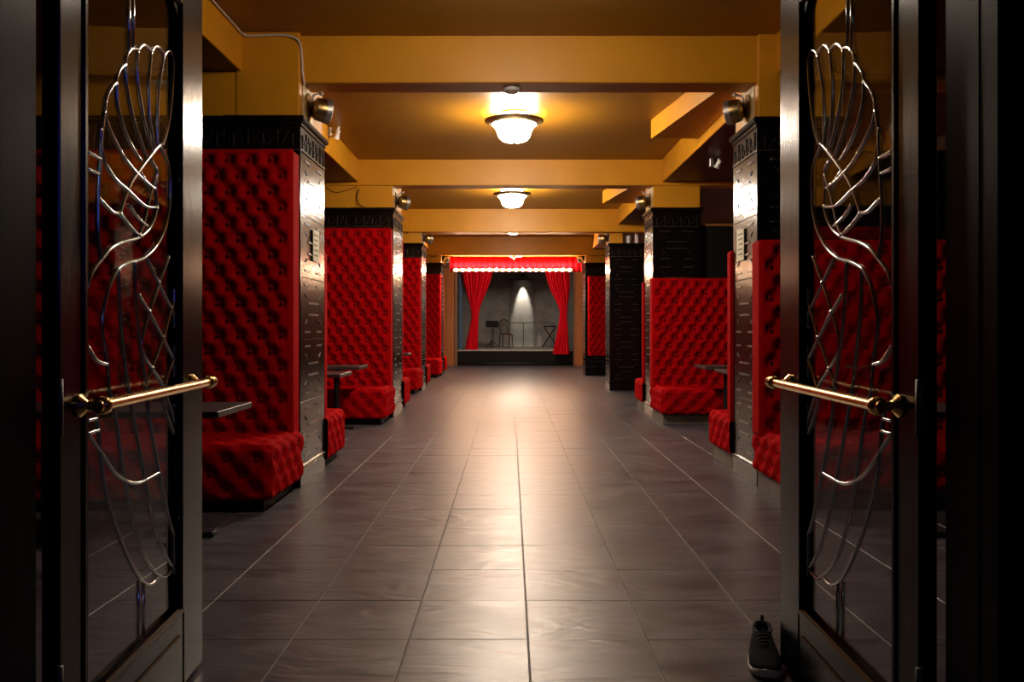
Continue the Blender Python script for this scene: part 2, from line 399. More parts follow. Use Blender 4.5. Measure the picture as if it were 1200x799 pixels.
t = thing('smoke_detector', 'white domed smoke detector under the nearest ceiling beam', 'smoke detector', (0.012, 6.41, 3.049))
autosmooth(MB().lathe([(0.0, 0.0), (0.070, 0.0), (0.070, -0.012), (0.060, -0.026), (0.030, -0.034), (0.0, -0.036)], 28).build('dome', WHITE, t))
MB().lathe([(0.045, -0.028), (0.048, -0.036), (0.040, -0.036), (0.038, -0.030)], 24, closed=True).build('vent_ring', STEEL, t, True)

# ------------------------------------------------------------------ relief tiles for the pillars
def frustum(mb, pts, h, inset=0.45):
    """pts: quad corners (u,v) CCW; raised strip with sloping sides, along -y"""
    c = np.mean(np.array(pts), axis=0); n = len(pts)
    e = np.array(pts); L = min(np.linalg.norm(e[i]-e[(i+1) % n]) for i in range(n))
    top = []
    for p in e:
        d = c-p; top.append(p + d/np.linalg.norm(d)*min(L*inset*1.1, np.linalg.norm(d)*0.7))
    v = [(p[0], 0, p[1]) for p in e] + [(p[0], -h, p[1]) for p in top]
    f = [tuple(range(n, 2*n))] + [(i, (i+1) % n, n+(i+1) % n, n+i) for i in range(n)]
    mb.add(v, f)
def strip(mb, a, b, w, h):
    a, b = np.array(a), np.array(b); d = (b-a)/np.linalg.norm(b-a); q = np.array([-d[1], d[0]])*w/2
    frustum(mb, [a-q, b-q, b+q, a+q], h)
RELIEF_DIM = mat('dim_relief_edge', (0.026, 0.021, 0.020), 0.24, noise=(40, 0.45), spec=0.7)  # darker copy of the same marks, without the painted glints
RELIEF_GLINT = mat('glint_relief_edge', (0.15, 0.115, 0.105), 0.30, noise=(40, 0.45), spec=0.6)     # aisle-side copy, lamp glints painted in as a lighter colour
def merge_relief(mb, r, t, name, relief_mat=None):
    me_v = mb.v + [(x, y-t, z) for (x, y, z) in r.v]; o = len(mb.v); nb = len(mb.f)
    m2 = MB(); m2.v = me_v; m2.f = mb.f + [tuple(i+o for i in q) for q in r.f]
    me = m2.mesh(name, BLK); me.materials.append(relief_mat or RELIEF_DIM)
    me.polygons.foreach_set('material_index', [0]*nb+[1]*(len(m2.f)-nb)); return me
def relief_mesh(W, H, name, relief_mat):
    mb = MB(); t = 0.012
    mb.bbox(-W/2+0.001, W/2-0.001, -t, 0.0, 0.001, H-0.001, 0.002)
    r = MB(); a = W*0.5; m = H/2; hh = 0.006; wd = 0.015; k = H/0.43
    for s in (-1, 1):
        for z in (-0.165*k, 0.165*k): strip(r, (s*a*0.27, m+z), (s*a*0.70, m+z), wd, hh)     # short bars
        for q in (-1, 1): strip(r, (s*a*0.62, m+q*0.108*k), (s*a*0.48, m+q*0.078*k), wd*0.7, hh)  # slanting bars
        strip(r, (s*a*0.80, m-0.008), (s*a*0.80, m+0.008), wd*0.6, hh*0.8)
    for z in (-0.041*k, 0.041*k): strip(r, (-a*0.42, m+z), (a*0.42, m+z), wd, hh)      # long bars
    return merge_relief(mb, r, t, name, relief_mat)
def frieze_mesh(W, H, name):
    mb = MB().bbox(-W/2+0.002, W/2-0.002, -0.012, 0, 0, H, 0.003); r = MB(); n = max(2, round(W/0.115)); st = W/n
    for i in range(n):
        x = -W/2+(i+0.5)*st; hi = H*0.86 if i % 2 else H*0.70
        strip(r, (x, H*0.12), (x, hi), 0.012, 0.010)
        if i < n-1: strip(r, (x+st*0.25, H*0.2), (x+st*0.75, H*(0.8 if i % 2 else 0.55)), 0.008, 0.007)
    strip(r, (-W/2+0.01, H*0.04), (W/2-0.01, H*0.04), 0.012, 0.010)
    return merge_relief(mb, r, 0.012, name)
RM = {}
def relief(W, H, relief_mat):
    k = (round(W, 3), round(H, 3), relief_mat.name)
    if k not in RM: RM[k] = relief_mesh(W, H, 'relief_tile', relief_mat)
    return RM[k]
CAP, FRZ, PLH = 2.775, 2.515, 0.165
def pillar(x0, x1, y0, y1, label, aisle, upper, cap=CAP):
    """aisle: +1 if the aisle side is +X. Origin at the base centre."""
    cx, cy = (x0+x1)/2, (y0+y1)/2
    t = thing('tiled_pillar', label, 'pillar', (cx, cy, 0)); hw, hd = (x1-x0)/2, (y1-y0)/2
    MB().box(-hw+0.014, hw-0.014, -hd+0.014, hd-0.014, 0, cap-0.05).build('core', BLK, t)
    MB().bbox(-hw-0.004, hw+0.004, -hd-0.004, hd+0.004, 0, PLH-0.03, 0.004).bbox(-hw-0.012, hw+0.012, -hd-0.012, hd+0.012, PLH-0.03, PLH, 0.010).build('plinth', BLK, t)
    MB().bbox(-hw-0.010, hw+0.010, -hd-0.010, hd+0.010, cap-0.075, cap-0.045, 0.006).bbox(-hw-0.030, hw+0.030, -hd-0.030, hd+0.030, cap-0.045, cap, 0.010).build('cap_moulding', BLK, t)
    ux0, ux1, uy0, uy1 = upper
    MB().bbox(ux0-cx, ux1-cx, uy0-cy, uy1-cy, cap, HCEIL, 0.006).build('upper_shaft', YEL, t)
    n = 5; H = (FRZ-PLH)/n
    faces = [(aisle*(hw-0.012), 0, 2*hd, R(90)*aisle), (0, -(hd-0.012), 2*hw, 0.0)]
    for (fx, fy, W, rz) in faces:
        m = relief(W, H, RELIEF_GLINT if fx else RELIEF_DIM)
        for i in range(n): link('relief_tile', m, t, (fx, fy, PLH+i*H), (0, 0, rz))
        link('frieze', frieze_mesh(W, cap-0.075-FRZ, 'frieze'), t, (fx, fy, FRZ), (0, 0, rz))
    return t
LP = [(-1.565, 6.17, 6.97), (-1.545, 10.93, 11.85), (-1.665, 15.55, 16.30), (-1.690, 20.30, 21.05)]
RP = [(1.852, 6.21, 6.87, 2.52), (1.882, 10.93, 11.60, 2.52), (1.872, 15.58, 16.28, 2.51), (1.842, 20.32, 21.0, 2.49)]
ORD = ['nearest the glass doors', 'second from the glass doors', 'third from the glass doors', 'nearest the stage']
for i, (x, y0, y1) in enumerate(LP):
    pillar(x-0.55, x, y0, y1, 'black relief-tiled pillar %s in the row with tall red panels' % ORD[i], 1, (XL-0.03, x-0.012, y0+0.012, y1-0.02))
for i, (x, y0, y1, x2) in enumerate(RP):
    ux2 = x2-0.012 if i != 2 else 2.12
    pillar(x, x2, y0, y1, 'black relief-tiled pillar %s in the row of low-backed booths' % ORD[i], -1, (x+0.012, ux2, y0+0.012, y1-0.02))

# divider walls that carry the booths
for i, (x, y0, y1) in enumerate(LP):
    d = struct(MB().box(WL, XL-0.031, y0+0.02, y1-0.02, CAP+0.0, HSOF).build('wall_divider', YEL))
    MB().box(WL, x-0.56, y0+0.02, y1-0.02, 0, CAP-0.045).build('lower_wall', BLK, d)
    MB().bbox(WL, x-0.585, y0-0.012, y1+0.01, CAP-0.045, CAP, 0.008).build('cap_moulding', BLK, d)
    link('frieze', frieze_mesh(x-0.565-WL, CAP-0.075-FRZ, 'frieze'), d, ((x-0.565+WL)/2, y0+0.018, FRZ))
for i, (x, y0, y1, x2) in enumerate(RP[:2]):
    d = struct(MB().box(x2+0.01, WR, y0+0.10, y1-0.10, 0, 2.54).build('wall_divider', BLKM))
    MB().bbox(x2+0.012, WR, y0+0.08, y1-0.08, 2.54, 2.575, 0.006).build('ledge', mat('ledge_wood', (0.28, 0.12, 0.03), 0.4), d)

# ------------------------------------------------------------------ tufted booths
def tuft(u, v, a=0.153, b=0.230):
    """0 at buttons and pleats, 1 on the pillow tops"""
    p, q = u/a+v/b, u/a-v/b
    s = np.abs(np.sin(np.pi*p))*np.abs(np.sin(np.pi*q))
    pr, qr = p-np.round(p), q-np.round(q)                      # offset to the nearest button
    du, dv = (pr+qr)/2*a, (pr-qr)/2*b
    d2 = (du*du+dv*dv)/(0.28*min(a, b))**2
    return 0.28*np.power(s, 0.5)+0.72*(1-np.exp(-d2))
def lattice(u0, u1, v0, v1, a, b):
    out = []
    for j in range(math.floor(2*v0/b)-1, math.ceil(2*v1/b)+2):
        for i in range(math.floor(2*u0/a)-1, math.ceil(2*u1/a)+2):
            if (i+j) % 2 == 0:
                u, v = i*a/2, j*b/2
                if u0 < u < u1 and v0 < v < v1: out.append((u, v))
    return out
def npmesh(name, V, Fq, material, smooth=True):
    me = bpy.data.meshes.new(name); me.vertices.add(len(V)); me.vertices.foreach_set('co', V.astype(np.float32).ravel())
    n = len(Fq); me.loops.add(4*n); me.loops.foreach_set('vertex_index', Fq.astype(np.int32).ravel())
    me.polygons.add(n); me.polygons.foreach_set('loop_start', np.arange(0, 4*n, 4, dtype=np.int32))
    me.polygons.foreach_set('loop_total', np.full(n, 4, dtype=np.int32))
    me.polygons.foreach_set('use_smooth', np.full(n, smooth, dtype=bool))
    me.materials.append(material); me.update(calc_edges=True); me.validate(); return me
def gridfaces(nu, nv, off=0, flip=False):
    i, j = np.meshgrid(np.arange(nu-1), np.arange(nv-1), indexing='ij'); a = (i*nv+j).ravel()+off
    q = np.stack([a, a+nv, a+nv+1, a+1], axis=1)
    return q[:, ::-1] if flip else q
BUTTON = None
def panel_mesh(W, z0, z1, res, depth=0.062, aisle=1):
    """tufted sheet, local x in [-W,0] (x=0 at the aisle end), facing -y; edges roll back into the box"""
    a, b = 0.153, 0.230; e = 0.055
    nu, nv = int(W/res)+2, int((z1-z0)/res)+2
    x = np.linspace(-W, 0, nu); z = np.linspace(z0, z1, nv); X, Z = np.meshgrid(x, z, indexing='ij')
    ed = np.minimum.reduce([(0-X), (z1-Z)*1.0, np.full_like(X, 9.0)])
    fade = np.clip((ed-0.012)/e, 0, 1); fade = fade*fade*(3-2*fade)
    roll = np.clip(ed/0.03, 0, 1); roll = np.sqrt(np.clip(1-(1-roll)**2, 0, 1))
    D = depth*(0.62+fade*(tuft(X, Z-z1+0.08, a, b)-0.62))*roll
    V = np.stack([X, -D, Z], axis=-1).reshape(-1, 3)
    return npmesh('tufted_panel', V, gridfaces(nu, nv), VEL)
def buttons_mesh(pts, r=0.015):
    mb = MB()
    for (p, n) in pts:
        n = np.array(n, float); sq = tuple(1-0.55*abs(c) for c in n); mb.sphere(p, r, 7, 4, sq)
    return mb.mesh('buttons', VELB, True)
def seat_mesh(L, D, z0, z1, res):
    """rounded tufted box: x in [-L,0] (0 = aisle end), y in [-D,0] (front at -D)"""
    r = 0.06; a, b = 0.20, 0.20; dep = 0.026
    lo, hi = np.array([-L, -D, z0]), np.array([0.0, 0.0, z1]); inn0, inn1 = lo+r, hi-r
    inn1[1] = hi[1]
    VV, FF, DD = [], [], []; off = 0
    def face(fn, nu, nv, flip, uv):
        nonlocal off
        u = np.linspace(0, 1, nu); v = np.linspace(0, 1, nv); U, Vv = np.meshgrid(u, v, indexing='ij')
        P = fn(U, Vv).reshape(-1, 3); c = np.clip(P, inn0, inn1); d = P-c
        ln = np.linalg.norm(d, axis=1, keepdims=True); ln[ln < 1e-9] = 1
        q = c+d/ln*r; lat = uv(P); h = tuft(lat[0], lat[1], a, b)-0.7
        edge = np.clip((P[:, 2]-z0)/0.05, 0, 1)
        VV.append(q); DD.append((d/ln)*(h*dep*edge)[:, None]); FF.append(gridfaces(nu, nv, off, flip)); off += nu*nv
    nx, ny, nz = int(L/res)+2, int(D/res)+2, int((z1-z0)/res)+2
    face(lambda u, v: np.stack([lo[0]+u*L, np.full_like(u, -D), z0+v*(z1-z0)], -1), nx, nz, False, lambda P: (P[:, 0], P[:, 2]-z1))
    face(lambda u, v: np.stack([lo[0]+u*L, -D+v*D, np.full_like(u, z1)], -1), nx, ny, False, lambda P: (P[:, 0], P[:, 1]+D))
    face(lambda u, v: np.stack([np.zeros_like(u), -D+u*D, z0+v*(z1-z0)], -1), ny, nz, False, lambda P: (P[:, 1]+D, P[:, 2]-z1))
    face(lambda u, v: np.stack([lo[0]+u*L, -D+v*D, np.full_like(u, z0)], -1), 2, 2, True, lambda P: (P[:, 0], P[:, 1]))
    V = np.concatenate(VV); Dp = np.concatenate(DD); Fq = np.concatenate(FF)
    key = np.round(V, 4); uq, inv = np.unique(key, axis=0, return_inverse=True); inv = inv.ravel()
    cnt = np.bincount(inv, minlength=len(uq))[:, None]
    acc = np.zeros((len(uq), 3)); np.add.at(acc, inv, Dp)
    pos = np.zeros((len(uq), 3)); np.add.at(pos, inv, V)
    return npmesh('seat_cushion', pos/cnt+acc/cnt, inv[Fq], VEL)
MC = {}
def booth(x, y, W, ztop, mirror_x, face_back, label, group, hi=True, seat=True, zbot=0.40, thick=0.23, sd=0.62, over=0.03, z0=0.06, pm=None):
    pm = pm or BLKM; SD = sd+thick-0.03
    """x,y: aisle-side corner where the panel's back meets the pillar. mirror_x: booth extends to +X.
    face_back: bench faces away from the entrance."""
    key = (round(W, 2), ztop, hi, seat, zbot, sd, thick, z0)
    if key not in MC:
        res = 0.0125 if hi else 0.03
        d = {}
        d['front'] = panel_mesh(W, zbot, ztop, res)
        d['body'] = MB().bbox(-W, 0, 0.0, thick-0.04, zbot, ztop, 0.018).mesh('backrest_body', VEL)
        if hi:
            pts = [((u, -0.010, v+ztop-0.08), (0, 1, 0)) for (u, v) in lattice(-W+0.05, -0.07, zbot-ztop+0.10, 0.02, 0.153, 0.230)]
            d['btn'] = buttons_mesh(pts)
        if seat:
            d['seat'] = seat_mesh(W-0.02, SD, z0, 0.445, 0.014 if hi else 0.03)
            d['plinth'] = MB().bbox(-W+0.02, -0.035 if pm is PLIN else -0.07, -SD+0.07, -0.005, 0, z0+0.012, 0.004).mesh('plinth', pm)
            if hi:
                L = W-0.02; z1 = 0.445
                pts = [((u, -SD+0.014, v+z1), (0, 1, 0)) for (u, v) in lattice(-L+0.05, -0.03, -0.27, -0.04, 0.2, 0.2)]
                pts += [((u, v-SD, z1-0.014), (0, 0, 1)) for (u, v) in lattice(-L+0.05, -0.03, 0.04, sd-0.05, 0.2, 0.2)]
                pts += [((-0.014, u-SD, v+z1), (1, 0, 0)) for (u, v) in lattice(0.03, SD-0.03, -0.27, -0.04, 0.2, 0.2)]
                d['sbtn'] = buttons_mesh(pts, 0.014)
        MC[key] = d
    d = MC[key]
    t = thing('booth_bench' if seat else 'tufted_panel', label, 'bench' if seat else 'wall panel', (x, y, 0), 0, group)
    t.scale = (-1 if mirror_x else 1, -1 if face_back else 1, 1)
    link('backrest_body', d['body'], t, (0, -thick+0.04, 0))
    link('tufted_front', d['front'], t, (0, -thick+0.060, 0))
    if hi:
        o = link('buttons', d['btn'], t, (0, -thick+0.035, 0)); o['kind'] = 'stuff'
    if seat:
        link('seat_cushion', d['seat'], t, (over, -0.01, 0))
        link('plinth', d['plinth'], t, (over, -0.01, 0))
        if hi:
            o = link('seat_buttons', d['sbtn'], t, (over, -0.01, 0)); o['kind'] = 'stuff'
    return t
for i, (x, y0, y1) in enumerate(LP):
    W = x-WL-0.01
    booth(x-0.003, y0-0.012, W, 2.485, False, False, 'high-backed red tufted bench on the door side of the pillar %s' % ORD[i], 'high-backed red booth benches')
    booth(x-0.003, y1+0.012, W, 2.485 if i else 1.84, False, True, 'red tufted bench facing the stage, behind the tall-panelled pillar %s' % ORD[i], 'high-backed red booth benches', hi=(i == 0), thick=0.16)
for i, (x, y0, y1, x2) in enumerate(RP[:2]):
    W = WR-x-0.01
    booth(x-0.045, y0-0.012, W, 1.835, True, False, 'low-backed red tufted bench on the door side of the pillar %s' % ORD[i], 'low-backed red booth benches', over=-0.005, z0=0.12, pm=PLIN)
    booth(x-0.02, y1+0.012, W, 1.835, True, True, 'low-backed red tufted bench facing the stage, behind the pillar %s' % ORD[i], 'low-backed red booth benches', hi=(i == 0), thick=0.16, over=0.01, z0=0.12, pm=PLIN)
booth(RP[3][0]+0.06, RP[3][1]-0.012, 0.58, 2.44, True, False, 'bright red tufted panel without seat on the pillar nearest the stage', None, seat=False, zbot=0.50, thick=0.12)

# ------------------------------------------------------------------ tables
def table(cx, cy, L, D, label):
    t = thing('booth_table', label, 'table', (cx, cy, 0), 0, 'booth tables')
    MB().bbox(-L/2, L/2, -D/2, D/2, 0.71, 0.745, 0.004).build('table_top', TABLE, t)
    for s in (-1, 1):
        x = s*(L/2-0.32)
        MB().lathe([(0.034, 0.03), (0.034, 0.70)], 16, (x, 0, 0)).build('leg', IRON, t, True)
        MB().bbox(x-0.20, x+0.20, -0.035, 0.035, 0.004, 0.034, 0.006).bbox(x-0.035, x+0.035, -0.25, 0.25, 0.002, 0.034, 0.006).build('foot', IRON, t)
        MB().bbox(x-0.14, x+0.14, -0.14, 0.14, 0.697, 0.71, 0.003).build('mounting_plate', IRON, t)
    return t
table(-2.27, 4.74, 1.40, 0.58, 'dark booth table before the tall red bench nearest the glass doors')
table(-2.33, 8.22, 1.40, 0.58, 'dark table at the bench behind the nearest tall-panelled pillar')
table(-2.42, 9.72, 1.40, 0.58, 'dark table before the second tall red bench')
table(-2.45, 14.35, 1.40, 0.58, 'dark table before the third tall red bench')
table(2.95, 4.74, 1.40, 0.58, 'dark table before the low red bench nearest the glass doors')
table(2.93, 8.75, 1.40, 0.58, 'dark table at the low bench facing the stage')
table(2.93, 9.75, 1.40, 0.58, 'dark table before the second low red bench')

# ------------------------------------------------------------------ spot lamps, notices, cables
def can_lamp(x, y, z, s, label):
    t = thing('can_spotlight', label, 'wall lamp', (x, y, z), 0, 'can spotlights on the pillars')
    MB().bbox(0, s*0.008, -0.16, 0.16, -0.17, 0.17, 0.002).build('back_plate', CREAM, t) if s > 0 else MB().bbox(-0.008, 0, -0.16, 0.16, -0.17, 0.17, 0.002).build('back_plate', CREAM, t)
    autosmooth(MB().lathe([(0.0, 0.008*s), (0.105, 0.008*s), (0.105, 0.022*s), (0.02, 0.032*s), (0.0, 0.032*s)], 28, ax='x').build('canopy', ABRASS, t))
    o = autosmooth(MB().lathe([(0.0, 0.0), (0.05, 0.0), (0.085, 0.025), (0.092, 0.07), (0.092, 0.105)], 28, ax='y').build('can', ABRASS, t))
    o.location = (s*0.045, -0.02, -0.01); o.rotation_euler = (R(-6), 0, -s*R(62))
    q = autosmooth(MB().lathe([(0.096, 0.095), (0.098, 0.135), (0.086, 0.140), (0.080, 0.110)], 28, ax='y', closed=True).build('front_ring', STEEL, o))
    MB().lathe([(0.0, 0.098), (0.084, 0.098), (0.084, 0.104), (0.0, 0.104)], 24, ax='y').build('lens', IRON, o, True)
    MB().tube([(s*0.03, 0.0, 0.0), (s*0.05, 0.0, 0.09), (s*0.09, 0.03, 0.115)], 0.010).build('bracket', STEEL, t, True)
    MB().sphere((s*0.10, 0.035, 0.118), 0.018, 10, 6).build('knob', CABLE, t, True)
    return t
for i, (x, y0, y1) in enumerate(LP):
    can_lamp(x-0.012, y0+(0.26 if i < 3 else 0.17), 2.905, 1, 'brass can spotlight above the tall-panelled pillar %s' % ORD[i])
for i, (x, y0, y1, x2) in enumerate(RP):
    can_lamp(x+0.012, y0+(0.26 if i < 3 else 0.17), 2.905, -1, 'brass can spotlight above the low-booth pillar %s' % ORD[i])
def notice(x, y, z, s, label):
    t = thing('notice', label, 'notice', (x, y, z), 0, 'notices on the pillars')
    a, b = sorted((0, s*0.004)); MB().box(a, b, -0.10, 0.10, -0.125, 0.125).build('sheet', PAPER, t)
    a, b = sorted((s*0.004, s*0.0048)); mb = MB()
    for k in range(5):
        z0 = 0.085-k*0.040; mb.box(a, b, -0.075+0.01*(k % 2), 0.07-0.02*(k % 3), z0-0.006, z0+0.006)
    mb.build('printed_lines', INK, t)
notice(LP[0][0]+0.010, 6.62, 1.845, 1, 'small cream notice stuck on the tall-panelled pillar nearest the doors')
notice(RP[0][0]-0.010, 6.62, 1.855, -1, 'small cream notice stuck on the low-booth pillar nearest the doors')

def cable(pts, r, m, label, k=5):
    return tag(autosmooth(MB().tube(catmull(pts, k), r, 6).build('cable', m), 80), label, 'cable')
cable([(XL+0.03, 2.6, 3.385), (XL+0.03, 4.5, 3.388), (XL+0.03, 5.9, 3.38), (XL+0.04, 6.14, 3.372), (-1.92, 6.165, 3.368), (-1.72, 6.165, 3.375),
       (-1.61, 6.163, 3.355), (-1.568, 6.18, 3.31), (-1.563, 6.215, 3.20), (-1.563, 6.235, 3.10), (-1.558, 6.27, 3.03)], 0.009, CABLE,
      'white cable along the ceiling edge and down to the nearest can spotlight')
cable([(-1.99, 10.92, 3.02), (-2.02, 10.92, 2.92), (-1.99, 10.92, 2.82), (-1.93, 10.92, 2.79)], 0.006, DCABLE, 'dark wire hanging above the second tall red panel')
cable([(-2.45, 10.935, 3.06), (-2.32, 10.935, 2.98), (-2.18, 10.935, 3.0), (-2.02, 10.935, 3.05)], 0.006, DCABLE, 'dark wire drooping across the wall above the second tall red panel')
cable([(-1.70, 15.545, 3.38), (-1.76, 15.54, 3.38), (-1.83, 15.54, 3.10), (-1.95, 15.54, 2.95)], 0.010, DCABLE, 'brown wire slanting down the yellow shaft of the third pillar')
cable([(-1.69, 15.54, 3.38), (-1.672, 15.54, 3.37), (-1.672, 15.545, 3.10), (-1.672, 15.56, 2.86)], 0.008, CABLE, 'white cable down the edge of the third yellow shaft')
cable([(-1.70, 20.29, 2.99), (-1.80, 20.29, 2.94), (-1.95, 20.29, 2.92)], 0.010, DCABLE, 'brown wire across the yellow shaft nearest the stage')
def mini_spot(x, y, z, s, label):
    t = thing('mini_spotlight', label, 'wall lamp', (x, y, z), 0, 'mini spotlights')
    MB().bbox(-0.02, 0.02, -0.03, 0.03, -0.05, 0.05, 0.004).build('base', STEEL, t)
    MB().tube([(s*0.02, 0, 0), (s*0.06, 0, 0.0)], 0.009).build('arm', STEEL, t)
    o = autosmooth(MB().lathe([(0.0, -0.05), (0.028, -0.045), (0.030, 0.0), (0.045, 0.05), (0.038, 0.05), (0.0, 0.03)], 16).build('head', WHITE, t))
    o.location = (s*0.08, -0.01, -0.02); o.rotation_euler = (R(200), s*R(25), 0)
    MB().tube([(s*0.08, -0.01, 0.02), (s*0.10, -0.01, 0.06)], 0.016).build('lamp_cap', WHITE, t)
mini_spot(XL+0.036, 9.1, 3.40-0.06, 1, 'white mini spotlight beside the fascia over the tall red booths')
mini_spot(2.27, 9.35, HSOF-0.05, 1, 'white mini spotlight under the dark red soffit over the low booths')
t = thing('paper_cup', 'white paper cup standing on the third low-booth pillar', 'cup', (2.24, 15.75, CAP))
autosmooth(MB().lathe([(0.0, 0.002), (0.045, 0.002), (0.062, 0.15), (0.056, 0.15), (0.040, 0.02), (0.0, 0.02)], 20).build('cup', WHITE, t))
MB().lathe([(0.060, 0.145), (0.066, 0.150), (0.062, 0.157), (0.056, 0.150)], 20, closed=True).build('rim', WHITE, t, True)
t = thing('batten', 'white upright batten lamp standing on the third low-booth pillar', 'batten', (2.40, 15.75, CAP))
MB().bbox(-0.03, 0.03, -0.03, 0.03, 0.015, 0.325, 0.006).build('tube', WHITE, t); MB().bbox(-0.05, 0.05, -0.045, 0.045, 0, 0.02, 0.004).build('foot', STEEL, t)

# ------------------------------------------------------------------ valance, bulbs
VY = 20.82
t = thing('valance', 'red fabric valance hung under the last beam before the stage', 'valance', (0.135, VY, 2.58))
n = 150; vv = []; ff = []
for i in range(n+1):
    x = -1.655+3.31*i/n; wv = 0.014*math.sin(i*0.9)+0.006*math.sin(i*2.3)
    vv += [(x, wv-0.03, 0.37), (x, wv*1.6-0.036, 0.0), (x, wv+0.0, 0.37), (x, wv*1.6-0.006, 0.0)]
for i in range(n):
    a = 4*i; b = a+4; ff += [(a+1, b+1, b, a), (a+2, b+2, b+3, a+3), (a, b, b+2, a+2), (a+3, b+3, b+1, a+1)]
MB().add(vv, ff).build('fabric', CURT, t, True)
MB().box(-1.65, 1.65, 0.03, 0.06, 0.30, 0.375).build('header_board', BLKM, t)
t = thing('bulb_strip', 'row of warm glowing bulbs along the red valance', 'bulb strip', (0.0625, VY-0.115, 2.625))
MB().bbox(-1.50, 1.50, 0.0, 0.045, -0.035, 0.035, 0.004).build('rail', mat('dark_bronze', (0.10, 0.05, 0.03), 0.4), t)
bm = MB().sphere((0, -0.035, 0), 0.034, 14, 10).mesh('bulb', BULB, True); sm = MB().lathe([(0.018, -0.03), (0.020, 0.0)], 12, ax='y').mesh('socket', ABRASS)
for k in range(18):
    x = -1.4165+k*2.833/17
    b = link('bulb', bm, t, (x, 0, 0)); link('socket', sm, b)
t = thing('dome_camera', 'small white dome camera at the middle of the red valance', 'camera', (0.09, 20.46, 2.91))
MB().lathe([(0.0, 0.04), (0.05, 0.04), (0.05, 0.0), (0.0, 0.0)], 20).build('housing', WHITE, t, True); MB().sphere((0, 0, 0), 0.042, 14, 8).build('dome', WHITE, t, True)

# ------------------------------------------------------------------ stage
SB, SZ = 30.6, 0.49
st = thing('stage', 'low black stage platform with grey boards behind the curtains', 'stage', (0.155, YEND+0.02, 0))
MB().box(-1.79, 1.79, 0.0, SB-YEND-0.03, 0, SZ-0.035).build('platform', BLKM, st)
for k in range(9):
    MB().bbox(-1.785, 1.785, -0.02+k*0.553, -0.02+(k+1)*0.553-0.006, SZ-0.035, SZ, 0.004).build('floor_board', STGF, st)
MB().bbox(-1.785, 1.785, -0.02, 0.0, 0.03, 0.12, 0.006).build('kick_strip', BLKP, st)
struct(MB().box(-2.6, 2.9, SB, SB+0.15, 0, HCEIL).build('wall_stage_back', STG))
struct(MB().box(-1.95, -1.80, YEND+0.18, SB, 0, HCEIL).build('wall_stage_left', STG))
struct(MB().box(2.10, 2.25, YEND+0.18, SB, 0, HCEIL).build('wall_stage_right', STG))
struct(MB().box(-1.95, 2.25, YEND+0.18, SB+0.15, HCEIL, HCEIL+0.15).build('ceiling_stage', BLKM))
tag(MB().bbox(-0.03, 0.88, SB-0.10, SB-0.002, SZ, 2.95, 0.01).build('backdrop_panel', STGL), 'pale grey upright panel lit from above at the back of the stage', 'panel')
tag(MB().bbox(-1.62, -1.50, YEND+0.35, YEND+0.42, SZ, 2.85, 0.02).build('blue_glow_strip', BLUE), 'narrow strip coloured for the blue glow behind the curtain by the tall-booth side', 'drape')  # strip added to stand for the blue-lit edge
t = thing('stage_spotlight', 'small black spotlight lighting the pale stage panel from above', 'spotlight', (0.46, SB-0.34, 3.02))
autosmooth(MB().lathe([(0.0, 0.14), (0.05, 0.14), (0.07, 0.0), (0.062, 0.0), (0.05, 0.08), (0.0, 0.09)], 20).build('can', BLKM, t)); MB().tube([(0, 0, 0.12), (0, 0, 0.38)], 0.012).build('rod', BLKM, t)
MB().lathe([(0.0, 0.04), (0.045, 0.04), (0.0, 0.045)], 16).build('lamp_face', mat('lit_lens', (1, .9, .8), .3, emit=(1, 0.9, 0.75), es=20), t)
ld = bpy.data.lights.new('spot', 'SPOT'); ld.energy = 420; ld.color = (1, 0.88, 0.72); ld.spot_size = R(38); ld.spot_blend = 0.7; ld.shadow_soft_size = 0.04
lo = bpy.data.objects.new('spot_beam', ld); C.objects.link(lo); lo.parent = t; lo.location = (0, 0, -0.01); lo.rotation_euler = (R(14), 0, 0)

